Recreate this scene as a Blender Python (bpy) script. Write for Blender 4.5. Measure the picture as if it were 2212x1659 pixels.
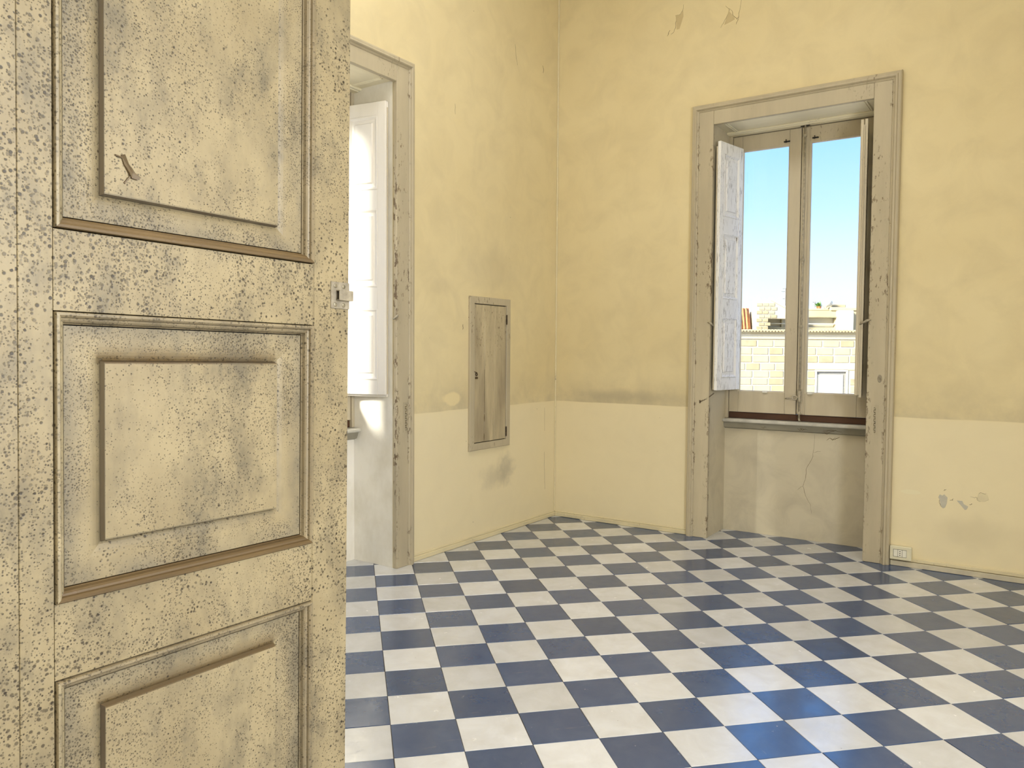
import bpy, bmesh, math, random
from mathutils import Vector, Matrix

# ------------------------------------------------------------------ reset
for o in list(bpy.data.objects):
    bpy.data.objects.remove(o)
SC = bpy.context.scene
COL = SC.collection
random.seed(7)
R = math.radians

# ------------------------------------------------------------------ camera
# room axes: X along the back wall, Y towards the street, Z up; room corner at the origin
cam_d = bpy.data.cameras.new('camera')
cam = bpy.data.objects.new('camera', cam_d)
COL.objects.link(cam)
cam_d.sensor_width = 36.0
cam_d.sensor_fit = 'HORIZONTAL'
cam_d.lens = 36.0 * 1681.7 / 2212.0
cam_d.clip_start = 0.02
cam_d.clip_end = 400
CAMP = Vector((2.7773, -4.6080, 1.1394))
FW = Vector((-0.5625, 0.8257, -0.0423)).normalized()
UP = Vector((-0.0294, 0.0312, 0.9991))
RT = FW.cross(UP).normalized()
UP = RT.cross(FW).normalized()
cam.matrix_world = Matrix(((RT.x, UP.x, -FW.x, CAMP.x), (RT.y, UP.y, -FW.y, CAMP.y),
                           (RT.z, UP.z, -FW.z, CAMP.z), (0, 0, 0, 1)))
SC.camera = cam

# ------------------------------------------------------------------ view
SC.view_settings.view_transform = 'Standard'
SC.view_settings.look = 'None'
SC.view_settings.exposure = 0.0
SC.view_settings.gamma = 1.0
SC.view_settings.use_curve_mapping = False
SC.cycles.max_bounces = 8
SC.cycles.diffuse_bounces = 4
SC.cycles.glossy_bounces = 3
SC.cycles.use_adaptive_sampling = True
SC.cycles.adaptive_threshold = 0.05
SC.cycles.adaptive_min_samples = 20

# ------------------------------------------------------------------ sky
SKY_STRENGTH = 1.0
world = bpy.data.worlds.new('sky')
SC.world = world
world.use_nodes = True
wn = world.node_tree
wn.nodes.clear()
w_out = wn.nodes.new('ShaderNodeOutputWorld')
w_bg = wn.nodes.new('ShaderNodeBackground')
w_tc = wn.nodes.new('ShaderNodeTexCoord')
w_sep = wn.nodes.new('ShaderNodeSeparateXYZ')
w_mr = wn.nodes.new('ShaderNodeMapRange')
w_mr.inputs['From Min'].default_value = -0.05
w_mr.inputs['From Max'].default_value = 0.95
w_rmp = wn.nodes.new('ShaderNodeValToRGB')
w_cr = w_rmp.color_ramp
while len(w_cr.elements) > 1:
    w_cr.elements.remove(w_cr.elements[-1])
w_cr.elements[0].position = 0.0
w_cr.elements[0].color = (1.1, 1.15, 1.25, 1)
for p_, c_ in ((0.12, (1.1, 1.25, 1.45)), (0.17, (0.92, 1.18, 1.6)), (0.22, (0.68, 1.07, 1.75)),
               (0.29, (0.48, 0.94, 1.85)), (0.55, (0.39, 0.82, 1.9)), (1.0, (0.30, 0.66, 1.85))):
    e_ = w_cr.elements.new(p_)
    e_.color = (*c_, 1)
wn.links.new(w_tc.outputs['Generated'], w_sep.inputs[0])
wn.links.new(w_sep.outputs['Z'], w_mr.inputs['Value'])
wn.links.new(w_mr.outputs[0], w_rmp.inputs[0])
wn.links.new(w_rmp.outputs[0], w_bg.inputs['Color'])
wn.links.new(w_bg.outputs[0], w_out.inputs[0])
w_bg.inputs['Strength'].default_value = SKY_STRENGTH

# ------------------------------------------------------------------ sun and added fill lights
sun_d = bpy.data.lights.new('sun', 'SUN')
sun_d.energy = 21.0
sun_d.angle = R(14)
sun_d.color = (1.0, 0.93, 0.80)
sun = bpy.data.objects.new('sun', sun_d)
COL.objects.link(sun)
SUN_DIR = Vector((0.445, 0.87, -0.50)).normalized()
sun.rotation_euler = SUN_DIR.to_track_quat('-Z', 'Y').to_euler()
sun.location = (-6, -12, 9)


def area(name, loc, size, power, color, target=None):
    d = bpy.data.lights.new(name, 'AREA')
    d.shape = 'DISK'
    d.size = size
    d.energy = power
    d.color = color
    o = bpy.data.objects.new(name, d)
    COL.objects.link(o)
    o.location = loc
    if target is not None:
        o.rotation_euler = (Vector(target) - Vector(loc)).to_track_quat('-Z', 'Y').to_euler()
    return o


area('ceiling_fill_light', (1.4, -2.3, 4.0), 1.6, 45, (1.0, 0.975, 0.93))  # unseen fill added overhead to brighten the room, no fitting
area('right_fill_light', (4.15, -3.75, 1.6), 1.3, 98, (0.94, 0.97, 1.0), (0.0, -3.9, 0.5))  # unseen fill added on the right to lift left wall and door
area('anteroom_fill_light', (3.3, -6.2, 3.0), 1.4, 75, (1.0, 0.965, 0.90))  # unseen fill added behind the camera


# ------------------------------------------------------------------ node helpers
class NT:
    def __init__(self, name):
        self.m = bpy.data.materials.new(name)
        self.m.use_nodes = True
        self.t = self.m.node_tree
        self.t.nodes.clear()
        self.out = self.t.nodes.new('ShaderNodeOutputMaterial')
        self.tc = self.t.nodes.new('ShaderNodeTexCoord')
        self.P = self.tc.outputs['Object']

    def put(self, sock, v):
        if v is None:
            return
        if isinstance(v, bpy.types.NodeSocket):
            self.t.links.new(v, sock)
        else:
            if sock.type == 'RGBA' and len(v) == 3:
                v = (*v, 1)
            sock.default_value = v

    def n(self, typ, ins=None, **props):
        nd = self.t.nodes.new(typ)
        for k, v in props.items():
            setattr(nd, k, v)
        for k, v in (ins or {}).items():
            self.put(nd.inputs[k], v)
        return nd

    def math(self, op, a, b=0.0, c=None):
        nd = self.n('ShaderNodeMath', operation=op)
        self.put(nd.inputs[0], a)
        self.put(nd.inputs[1], b)
        if c is not None:
            self.put(nd.inputs[2], c)
        return nd.outputs[0]

    def mr(self, v, a, b, c=0.0, d=1.0, smooth=False):
        nd = self.n('ShaderNodeMapRange', clamp=True)
        if smooth:
            nd.interpolation_type = 'SMOOTHSTEP'
        for i, x in enumerate((v, a, b, c, d)):
            self.put(nd.inputs[i], x)
        return nd.outputs[0]

    def mix(self, f, a, b, blend='MIX'):
        nd = self.n('ShaderNodeMix', data_type='RGBA', blend_type=blend)
        self.put(nd.inputs[0], f)
        self.put(nd.inputs[6], a)
        self.put(nd.inputs[7], b)
        return nd.outputs[2]

    def scale(self, v=(1, 1, 1), loc=(0, 0, 0), src=None):
        nd = self.n('ShaderNodeMapping')
        self.put(nd.inputs[0], src or self.P)
        nd.inputs['Scale'].default_value = v
        nd.inputs['Location'].default_value = loc
        return nd.outputs[0]

    def noise(self, scale, detail=3, rough=0.55, src=None, dist=0.0):
        nd = self.n('ShaderNodeTexNoise', {'Scale': scale, 'Detail': detail, 'Roughness': rough, 'Distortion': dist})
        self.put(nd.inputs['Vector'], src or self.P)
        return nd.outputs['Fac']

    def speck(self, scale, rmin, rmax, src=None, soft=0.5, reg=None):
        nd = self.n('ShaderNodeTexVoronoi', {'Scale': scale, 'Randomness': 1.0})
        self.put(nd.inputs['Vector'], src or self.P)
        sp = self.n('ShaderNodeSeparateColor')
        self.put(sp.inputs[0], nd.outputs['Color'])
        rad = self.math('MULTIPLY_ADD', sp.outputs[0], rmax - rmin, rmin)
        if reg is not None:
            rad = self.math('SUBTRACT', rad, self.math('MULTIPLY', self.math('SUBTRACT', 1.0, reg), rmax * 0.92))
        d = self.math('SUBTRACT', rad, nd.outputs['Distance'])
        f = self.mr(d, 0.0, soft * max(rmax, 0.02))
        if reg is not None:
            f = self.math('MULTIPLY', f, self.math('MULTIPLY_ADD', sp.outputs[1], 0.62, 0.38))
        return f

    def sphere(self, c, r, soft=0.5, amp=0.3, nscale=12):
        """stain mask: 1 inside an ellipsoid at c (noisy edge), 0 outside"""
        mp = self.n('ShaderNodeVectorMath', operation='SUBTRACT')
        self.put(mp.inputs[0], self.P)
        mp.inputs[1].default_value = c
        dv = self.n('ShaderNodeVectorMath', operation='DIVIDE')
        self.put(dv.inputs[0], mp.outputs[0])
        dv.inputs[1].default_value = r
        ln = self.n('ShaderNodeVectorMath', operation='LENGTH')
        self.put(ln.inputs[0], dv.outputs[0])
        nz = self.math('MULTIPLY_ADD', self.noise(nscale, 3), 2 * amp, -amp)
        d = self.math('ADD', ln.outputs['Value'], nz)
        return self.mr(d, 1.0, 1.0 - soft, 0, 1, True)

    def bump(self, h, strength=0.2, dist=0.002, prev=None):
        nd = self.n('ShaderNodeBump', {'Strength': strength, 'Distance': dist})
        self.put(nd.inputs['Height'], h)
        if prev is not None:
            self.put(nd.inputs['Normal'], prev)
        return nd.outputs[0]

    def bsdf(self, color, rough=0.6, normal=None, **kw):
        nd = self.n('ShaderNodeBsdfPrincipled')
        self.put(nd.inputs['Base Color'], color)
        self.put(nd.inputs['Roughness'], rough)
        if normal is not None:
            self.put(nd.inputs['Normal'], normal)
        for k, v in kw.items():
            self.put(nd.inputs[k.replace('_', ' ')], v)
        self.t.links.new(nd.outputs[0], self.out.inputs[0])
        return self.m


def flat(name, col, rough=0.6, metal=0.0, var=0.12, scale=25):
    w = NT(name)
    dk = tuple(c * (1 - 2 * var) for c in col)
    c = w.mix(w.mr(w.noise(scale, 4), 0.3, 0.7), dk, col)
    return w.bsdf(c, rough, Metallic=metal)


# ------------------------------------------------------------------ door layout (used by its paint too)
DX = 1.676
TILT = -0.013
piv_u, piv_w = -3.85, 1.07
HINGE_Y = -4.188
LU = lambda y: y - HINGE_Y
LW = 2.33
SL, SR = LU(-4.090), LU(-3.638)      # panel openings between stiles
panels = [(1.297, 2.17), (0.786, 1.187), (0.165, 0.681)]
fields = [(1.357, 2.11), (0.861, 1.117), (0.235, 0.617)]
FL, FR = LU(-4.016), LU(-3.712)


# ------------------------------------------------------------------ materials
def wall_material(name, side):
    w = NT(name)
    sx = w.n('ShaderNodeSeparateXYZ')
    w.put(sx.inputs[0], w.P)
    z = sx.outputs['Z']
    big = w.mr(w.noise(1.3, 4, 0.6), 0.3, 0.7)
    mid = w.mr(w.noise(5.0, 5, 0.6, dist=0.6), 0.42, 0.72)
    col = w.mix(big, (0.71, 0.60, 0.35), (0.765, 0.66, 0.405))
    col = w.mix(w.math('MULTIPLY', mid, 0.30), col, (0.52, 0.44, 0.27))
    wob = w.math('MULTIPLY_ADD', w.noise(2.5, 2), 0.016, -0.008)
    zz = w.math('ADD', z, wob)
    lower = w.mr(zz, 0.797, 0.802, 1, 0)
    low_col = w.mix(big, (0.78, 0.685, 0.46), (0.82, 0.72, 0.48))
    low_col = w.mix(w.math('MULTIPLY', mid, 0.10), low_col, (0.55, 0.48, 0.33))
    smear = w.math('MULTIPLY', w.mr(zz, 0.80, 1.02, 1, 0), w.mr(w.noise(3.2, 5, 0.65), 0.36, 0.66))
    col = w.mix(w.math('MULTIPLY', smear, 0.62), col, (0.40, 0.35, 0.245))
    col = w.mix(lower, col, low_col)
    if side == 'left':
        col = w.mix(w.math('MULTIPLY', w.sphere((0, -0.60, 0.40), (.1, .13, .13), 0.9, 0.45, 22), 0.55), col, (0.36, 0.33, 0.25))
        col = w.mix(w.math('MULTIPLY', w.sphere((0, -0.72, 0.36), (.1, .20, .10), 0.9, 0.5, 18), 0.35), col, (0.40, 0.36, 0.27))
        col = w.mix(w.math('MULTIPLY', w.sphere((0, -1.14, 0.865), (.1, .09, .045), 0.3, 0.3, 14), 0.85), col, (0.80, 0.68, 0.40))
        col = w.mix(w.math('MULTIPLY', w.sphere((0, -0.75, 1.62), (.1, .45, .22), 0.9, 0.45, 9), 0.25), col, (0.45, 0.38, 0.25))
        col = w.mix(w.math('MULTIPLY', w.sphere((0, -1.25, 1.5), (.1, .16, .08), 0.9, 0.45, 14), 0.22), col, (0.45, 0.38, 0.25))
    if side == 'back':
        col = w.mix(w.math('MULTIPLY', w.sphere((2.215, 0, .403), (.055, .1, .014), 0.25, 0.1, 14), 0.7), col, (0.82, 0.75, 0.52))
        col = w.mix(w.math('MULTIPLY', w.sphere((2.52, 0, .22), (.28, .1, .12), 0.9, 0.5, 7), 0.25), col, (0.45, 0.39, 0.27))
        col = w.mix(w.math('MULTIPLY', w.sphere((0.5, 0, .85), (.5, .1, .055), 0.9, 0.5, 7), 0.40), col, (0.34, 0.30, 0.22))
        # whiter plaster inside the window recess
        rec = w.mr(sx.outputs['Y'], 0.004, 0.012)
        col = w.mix(rec, col, w.mix(mid, (0.62, 0.56, 0.42), (0.50, 0.45, 0.34)))
    if side == 'left':
        rec = w.mr(sx.outputs['X'], -0.012, -0.004, 1, 0)
        sm = w.mr(w.noise(4.0, 5, 0.65, src=w.scale((1, 1, 0.6))), 0.4, 0.7)
        col = w.mix(rec, col, w.mix(sm, (0.90, 0.87, 0.80), (0.74, 0.70, 0.60)))
    dots = w.math('MULTIPLY', w.speck(9, -0.06, 0.03), 0.8)
    col = w.mix(dots, col, (0.10, 0.07, 0.04))
    h = w.math('ADD', w.noise(6, 4), w.math('MULTIPLY', w.noise(90, 3), 0.12))
    return w.bsdf(col, 0.85, w.bump(h, 0.12, 0.01))


def painted_wood(name, base, dark, chip=(0.13, 0.085, 0.045), chips=0.5, grime=0.45, vert=(1, 1, 0.18), rough=0.55,
                 crackle=0.0, edges=False):
    """old brush painted joinery: grime, streaks, chipped spots"""
    w = NT(name)
    st = w.scale(vert)
    a = w.mr(w.noise(7, 5, 0.6, src=st), 0.36, 0.68)
    b = w.mr(w.noise(22, 4, 0.6, src=st), 0.45, 0.75)
    col = w.mix(w.math('MULTIPLY', a, grime), base, dark)
    col = w.mix(w.math('MULTIPLY', b, grime * 0.6), col, dark)
    region = w.mr(w.noise(3.5, 2, 0.5, src=w.scale((1, 1, 0.5), (3, 1, 7))), 0.56, 0.66)
    if edges:
        sx = w.n('ShaderNodeSeparateXYZ')
        w.put(sx.inputs[0], w.P)
        ax = w.math('ABSOLUTE', sx.outputs['X'])
        e1 = w.math('MULTIPLY', w.mr(ax, .4425, .478, 1, 0), w.math('GREATER_THAN', ax, .44))
        e2 = w.mr(w.math('ABSOLUTE', w.math('SUBTRACT', ax, .533)), 0, .016, 1, 0)
        ed = w.math('MULTIPLY', w.math('MAXIMUM', e1, e2), w.mr(w.noise(5.5, 3, 0.6, src=w.scale((1, 1, 0.8), (7, 3, 2))), 0.42, 0.56))
        region = w.math('MAXIMUM', region, ed)
    thr = w.math('MULTIPLY_ADD', ed, -0.075, 0.60) if edges else 0.60
    fine = w.mr(w.math('SUBTRACT', w.noise(75, 3, 0.7, src=w.scale((1, 1, 0.35))), thr), 0.0, 0.03)
    cm = w.math('MULTIPLY', w.math('MULTIPLY', region, fine), chips)
    col = w.mix(cm, col, chip)
    h = w.math('SUBTRACT', w.noise(60, 4, src=st), w.math('MULTIPLY', cm, 1.5))
    if crackle:
        ck = w.mr(w.noise(120, 5, 0.75, src=w.scale((1, 1, 0.10))), 0.555, 0.60)
        rg = w.mr(w.noise(9, 3, 0.6, src=w.scale((1, 1, 0.4), (5, 2, 1))), 0.34, 0.56)
        ck = w.math('MULTIPLY', w.math('MULTIPLY', ck, rg), crackle)
        col = w.mix(ck, col, (0.20, 0.18, 0.16))
        h = w.math('SUBTRACT', h, ck)
    return w.bsdf(col, rough, w.bump(h, 0.25, 0.002))


def mouldy_door(name, base, dark, dens=1.0, grime_shade=True):
    """old cream door paint full of small dark mould spots; grime inside the panel mouldings, shade painted left of and below the fields"""
    w = NT(name)
    st = w.scale((1, 1, 0.35))
    cloud = w.mr(w.noise(6.0, 5, 0.62), 0.36, 0.66)
    col = w.mix(w.math('MULTIPLY', cloud, 0.50), base, dark)
    str_ = w.mr(w.noise(26, 4, 0.6, src=w.scale((1, 1, 0.12))), 0.45, 0.75)
    col = w.mix(w.math('MULTIPLY', str_, 0.25), col, dark)
    reg1 = w.mr(w.noise(4.6, 4, 0.72, src=w.scale((1, 1, 0.8), (2, 5, 1))), 0.27, 0.55)
    reg2 = w.mr(w.noise(7.5, 4, 0.70, src=w.scale((1, 1, 0.7), (9, 1, 4))), 0.27, 0.53)
    if grime_shade:
        sx = w.n('ShaderNodeSeparateXYZ')
        w.put(sx.inputs[0], w.P)
        u, z = sx.outputs['Y'], sx.outputs['Z']
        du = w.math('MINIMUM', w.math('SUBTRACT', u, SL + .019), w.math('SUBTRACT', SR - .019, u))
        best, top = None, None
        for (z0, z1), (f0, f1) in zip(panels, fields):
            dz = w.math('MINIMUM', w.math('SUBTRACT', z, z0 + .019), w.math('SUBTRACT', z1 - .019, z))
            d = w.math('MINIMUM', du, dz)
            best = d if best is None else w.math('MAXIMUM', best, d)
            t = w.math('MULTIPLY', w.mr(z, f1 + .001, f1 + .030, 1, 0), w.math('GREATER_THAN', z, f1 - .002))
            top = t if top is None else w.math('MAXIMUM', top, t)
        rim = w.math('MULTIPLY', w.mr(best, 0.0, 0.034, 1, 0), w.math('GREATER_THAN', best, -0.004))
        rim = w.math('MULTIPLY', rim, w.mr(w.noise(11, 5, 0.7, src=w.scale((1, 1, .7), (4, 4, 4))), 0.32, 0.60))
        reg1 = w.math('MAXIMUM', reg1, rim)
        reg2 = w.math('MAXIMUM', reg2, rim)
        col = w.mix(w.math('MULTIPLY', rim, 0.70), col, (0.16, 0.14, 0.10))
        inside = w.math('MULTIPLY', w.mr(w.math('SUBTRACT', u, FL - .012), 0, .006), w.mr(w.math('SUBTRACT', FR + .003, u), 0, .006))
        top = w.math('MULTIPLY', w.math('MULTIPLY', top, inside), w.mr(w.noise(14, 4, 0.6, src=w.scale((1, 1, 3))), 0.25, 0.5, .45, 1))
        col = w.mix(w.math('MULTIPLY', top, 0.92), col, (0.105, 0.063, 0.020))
    if grime_shade:
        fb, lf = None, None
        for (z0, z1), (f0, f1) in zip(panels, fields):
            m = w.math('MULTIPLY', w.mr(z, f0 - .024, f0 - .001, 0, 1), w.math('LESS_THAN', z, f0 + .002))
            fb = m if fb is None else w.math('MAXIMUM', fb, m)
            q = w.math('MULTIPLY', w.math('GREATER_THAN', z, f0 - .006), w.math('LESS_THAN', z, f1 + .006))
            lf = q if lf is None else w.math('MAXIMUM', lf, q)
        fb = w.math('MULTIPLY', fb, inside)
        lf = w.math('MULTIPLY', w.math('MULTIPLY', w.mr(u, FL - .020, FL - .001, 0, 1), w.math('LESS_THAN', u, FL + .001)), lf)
        cv = w.math('MAXIMUM', w.math('MULTIPLY', lf, 0.88), w.math('MULTIPLY', fb, 0.65))  # cove shade painted dark left of and below each field
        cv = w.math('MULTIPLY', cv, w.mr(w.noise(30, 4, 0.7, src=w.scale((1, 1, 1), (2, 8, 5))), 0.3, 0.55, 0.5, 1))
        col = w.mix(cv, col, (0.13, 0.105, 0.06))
    s1 = w.speck(190, 0.05, 0.60, soft=0.35, reg=reg1)
    s2 = w.speck(340, 0.10, 0.62, soft=0.35, reg=reg2)
    s3 = w.speck(100, -0.20, 0.34, soft=0.4, reg=w.mr(reg1, 0, 1, 0.55, 1))
    grey = w.mr(w.noise(14, 5, 0.7, src=w.scale((1, 1, 0.6), (1, 7, 3))), 0.45, 0.70)
    col = w.mix(w.math('MULTIPLY', w.math('MULTIPLY', grey, reg2), 0.82), col, (0.125, 0.105, 0.068))
    sp = w.math('MAXIMUM', w.math('MULTIPLY', s1, 0.97), w.math('MULTIPLY', s2, 0.92))
    sp = w.math('MAXIMUM', sp, w.math('MULTIPLY', s3, 0.97))
    col = w.mix(w.math('MULTIPLY', sp, dens), col, (0.030, 0.020, 0.008))
    h = w.math('SUBTRACT', w.noise(45, 4, src=st), w.math('MULTIPLY', sp, 0.9))
    return w.bsdf(col, 0.5, w.bump(h, 0.30, 0.0015))


def tile_material(name, base, dark, scr, pit):
    w = NT(name)
    oi = w.n('ShaderNodeObjectInfo')
    rnd = oi.outputs['Random']
    off = w.n('ShaderNodeCombineXYZ')
    w.put(off.inputs[0], w.math('MULTIPLY', rnd, 37.0))
    w.put(off.inputs[1], w.math('MULTIPLY', rnd, 91.0))
    ad = w.n('ShaderNodeVectorMath', operation='ADD')
    w.put(ad.inputs[0], w.P)
    w.put(ad.inputs[1], off.outputs[0])
    P = ad.outputs[0]
    cl = w.mr(w.noise(9, 5, 0.62, src=P, dist=0.5), 0.36, 0.70)
    col = w.mix(w.math('MULTIPLY', cl, 0.55), base, dark)
    v = w.math('MULTIPLY_ADD', rnd, 0.26, 0.87)
    hs = w.n('ShaderNodeHueSaturation', {'Hue': 0.5, 'Saturation': 1.0, 'Fac': 1.0})
    w.put(hs.inputs['Value'], v)
    w.put(hs.inputs['Color'], col)
    col = hs.outputs[0]
    # rubbed scratches and scuffs
    sc = w.math('MULTIPLY', w.mr(w.noise(40, 4, 0.7, src=w.scale((1, 0.12, 1), src=P)), 0.62, 0.72),
                w.mr(w.noise(11, 3, src=P), 0.48, 0.66))
    col = w.mix(w.math('MULTIPLY', sc, 0.35), col, scr)
    pt = w.speck(17, -0.16, 0.055, src=P, soft=0.4)
    col = w.mix(w.math('MULTIPLY', pt, 0.8), col, pit)
    rg = w.mr(w.noise(16, 5, 0.65, src=P), 0.3, 0.75, 0.13, 0.30)
    h = w.math('ADD', w.noise(22, 4, src=P), w.math('MULTIPLY', w.noise(110, 3, src=P), 0.35))
    h = w.math('SUBTRACT', h, w.math('MULTIPLY', pt, 0.7))
    return w.bsdf(col, rg, w.bump(h, 0.20, 0.0016), IOR=2.0)


M_WALL_L = wall_material('wall_plaster_left', 'left')
M_WALL_B = wall_material('wall_plaster_back', 'back')
M_WALL = wall_material('wall_plaster', 'plain')
M_CEIL = flat('ceiling_plaster', (0.80, 0.74, 0.58), 0.9, var=0.04, scale=3)
M_TRIM = painted_wood('casing_paint', (0.52, 0.455, 0.32), (0.36, 0.31, 0.22), chips=0.95, edges=True)
M_SASH = painted_wood('sash_paint', (0.60, 0.53, 0.39), (0.42, 0.36, 0.26), chips=0.6, grime=0.4)
M_SHUT = painted_wood('shutter_paint', (0.85, 0.81, 0.74), (0.72, 0.67, 0.58), chips=0.3, grime=0.35)
M_SOFF = painted_wood('soffit_paint', (0.88, 0.81, 0.60), (0.72, 0.65, 0.47), chips=0.3, grime=0.5, vert=(0.2, 1, 1))
M_SHUTF = painted_wood('flaking_shutter_paint', (0.90, 0.90, 0.90), (0.74, 0.73, 0.72), chips=0.5, grime=0.40, crackle=1.0)
M_CUP = painted_wood('cupboard_paint', (0.60, 0.515, 0.335), (0.28, 0.23, 0.155), chips=0.9, grime=0.85)
M_BASE = painted_wood('baseboard_paint', (0.74, 0.655, 0.43), (0.52, 0.45, 0.29), chips=0.5, vert=(0.3, 0.3, 1), grime=0.35)
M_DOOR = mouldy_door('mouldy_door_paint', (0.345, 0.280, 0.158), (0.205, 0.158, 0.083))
M_DOORM = mouldy_door('door_moulding_paint', (0.37, 0.305, 0.18), (0.20, 0.16, 0.09), dens=0.8, grime_shade=False)
M_DOORD = mouldy_door('grimy_moulding_paint', (0.30, 0.24, 0.14), (0.13, 0.10, 0.055), dens=0.9, grime_shade=False)
M_DOORB = painted_wood('worn_brown_moulding', (0.17, 0.11, 0.042), (0.055, 0.032, 0.012), chips=0.4, vert=(1, 0.12, 1), grime=0.8)
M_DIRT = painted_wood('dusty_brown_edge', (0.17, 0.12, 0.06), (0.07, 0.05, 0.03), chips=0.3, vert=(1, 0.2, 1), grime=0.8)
M_SHADOW = painted_wood('panel_edge_shade', (0.24, 0.20, 0.13), (0.13, 0.10, 0.07), chips=0.3, grime=0.8)  # painted shade for left and bottom shoulders of the door fields
M_GAP = flat('dark_gap', (0.02, 0.016, 0.012), 0.9)
M_DARKWOOD = painted_wood('bare_dark_wood', (0.10, 0.042, 0.018), (0.035, 0.016, 0.010), chips=0.0, vert=(0.15, 1, 1), grime=0.9)
M_STONE = flat('marble_sill', (0.62, 0.60, 0.53), 0.45, var=0.14, scale=18)
M_APRON = flat('grey_sill_plaster', (0.36, 0.335, 0.26), 0.85, var=0.12, scale=8)
M_IRON = flat('painted_iron', (0.40, 0.35, 0.26), 0.45, 0.2, var=0.25, scale=60)
M_IRONP = flat('cream_painted_iron', (0.52, 0.46, 0.34), 0.5, 0.0, var=0.22, scale=70)
M_BLACK = flat('black_iron', (0.018, 0.016, 0.015), 0.5, 0.4)
M_RUST = flat('rusty_chain', (0.11, 0.075, 0.045), 0.6, 0.5, var=0.3, scale=80)
M_STEEL = flat('dull_screw', (0.33, 0.29, 0.20), 0.4, 0.5, var=0.2, scale=90)
M_PLAST = flat('cream_plastic', (0.74, 0.70, 0.52), 0.4, var=0.04)
M_PLASTW = flat('white_plastic', (0.80, 0.78, 0.68), 0.35, var=0.03)
M_DUCT = flat('painted_cable_duct', (0.64, 0.58, 0.44), 0.5, var=0.10, scale=14)
M_PEEL = flat('grey_undercoat', (0.56, 0.53, 0.44), 0.85, var=0.06, scale=40)
M_PEELY = flat('bare_plaster', (0.585, 0.475, 0.265), 0.9, var=0.05, scale=30)
M_CRACK = flat('dark_crack', (0.19, 0.14, 0.075), 0.9)  # dark brown of cracks, splits and flake lines
M_TILE_L = tile_material('light_cement_tile', (0.66, 0.675, 0.70), (0.50, 0.49, 0.475), (0.84, 0.82, 0.78), (0.22, 0.17, 0.12))
M_TILE_D = tile_material('dark_cement_tile', (0.024, 0.062, 0.165), (0.050, 0.095, 0.205), (0.26, 0.27, 0.30), (0.45, 0.43, 0.40))  # blue of the reflected sky is put into this base colour
M_GROUT = flat('dark_grout', (0.06, 0.052, 0.042), 0.9)
M_FSTONE = flat('yellow_ashlar_stone', (0.45, 0.385, 0.235), 0.9, var=0.10, scale=2.2)
M_FSTONE2 = flat('weathered_ashlar_stone', (0.37, 0.31, 0.19), 0.9, var=0.14, scale=3.0)
M_FMORT = flat('pale_mortar', (0.60, 0.54, 0.40), 0.9, var=0.04)
M_FWHITE = flat('whitewashed_masonry', (0.62, 0.59, 0.50), 0.9, var=0.05)
M_FGREY = flat('grey_window_frame', (0.25, 0.245, 0.225), 0.7)
M_ROOF = flat('orange_roof_tile', (0.52, 0.21, 0.075), 0.85, var=0.25, scale=12)
M_LEAF = flat('roof_plant_leaf', (0.10, 0.28, 0.03), 0.6, var=0.2)
M_GROUND = flat('street_paving', (0.50, 0.46, 0.38), 0.9, var=0.08, scale=1.0)


def glass_material():
    w = NT('window_glass')
    tr = w.n('ShaderNodeBsdfTransparent', {'Color': (0.97, 0.985, 0.98)})
    gl = w.n('ShaderNodeBsdfGlossy', {'Roughness': 0.02, 'Color': (1, 1, 1)})
    lw = w.n('ShaderNodeLayerWeight', {'Blend': 0.5})
    fac = w.math('MULTIPLY_ADD', w.math('POWER', lw.outputs['Facing'], 5.0), 0.92, 0.04)
    mx = w.n('ShaderNodeMixShader')
    w.t.links.new(fac, mx.inputs[0])
    w.t.links.new(tr.outputs[0], mx.inputs[1])
    w.t.links.new(gl.outputs[0], mx.inputs[2])
    w.t.links.new(mx.outputs[0], w.out.inputs[0])
    return w.m


M_GLASS = glass_material()


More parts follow.
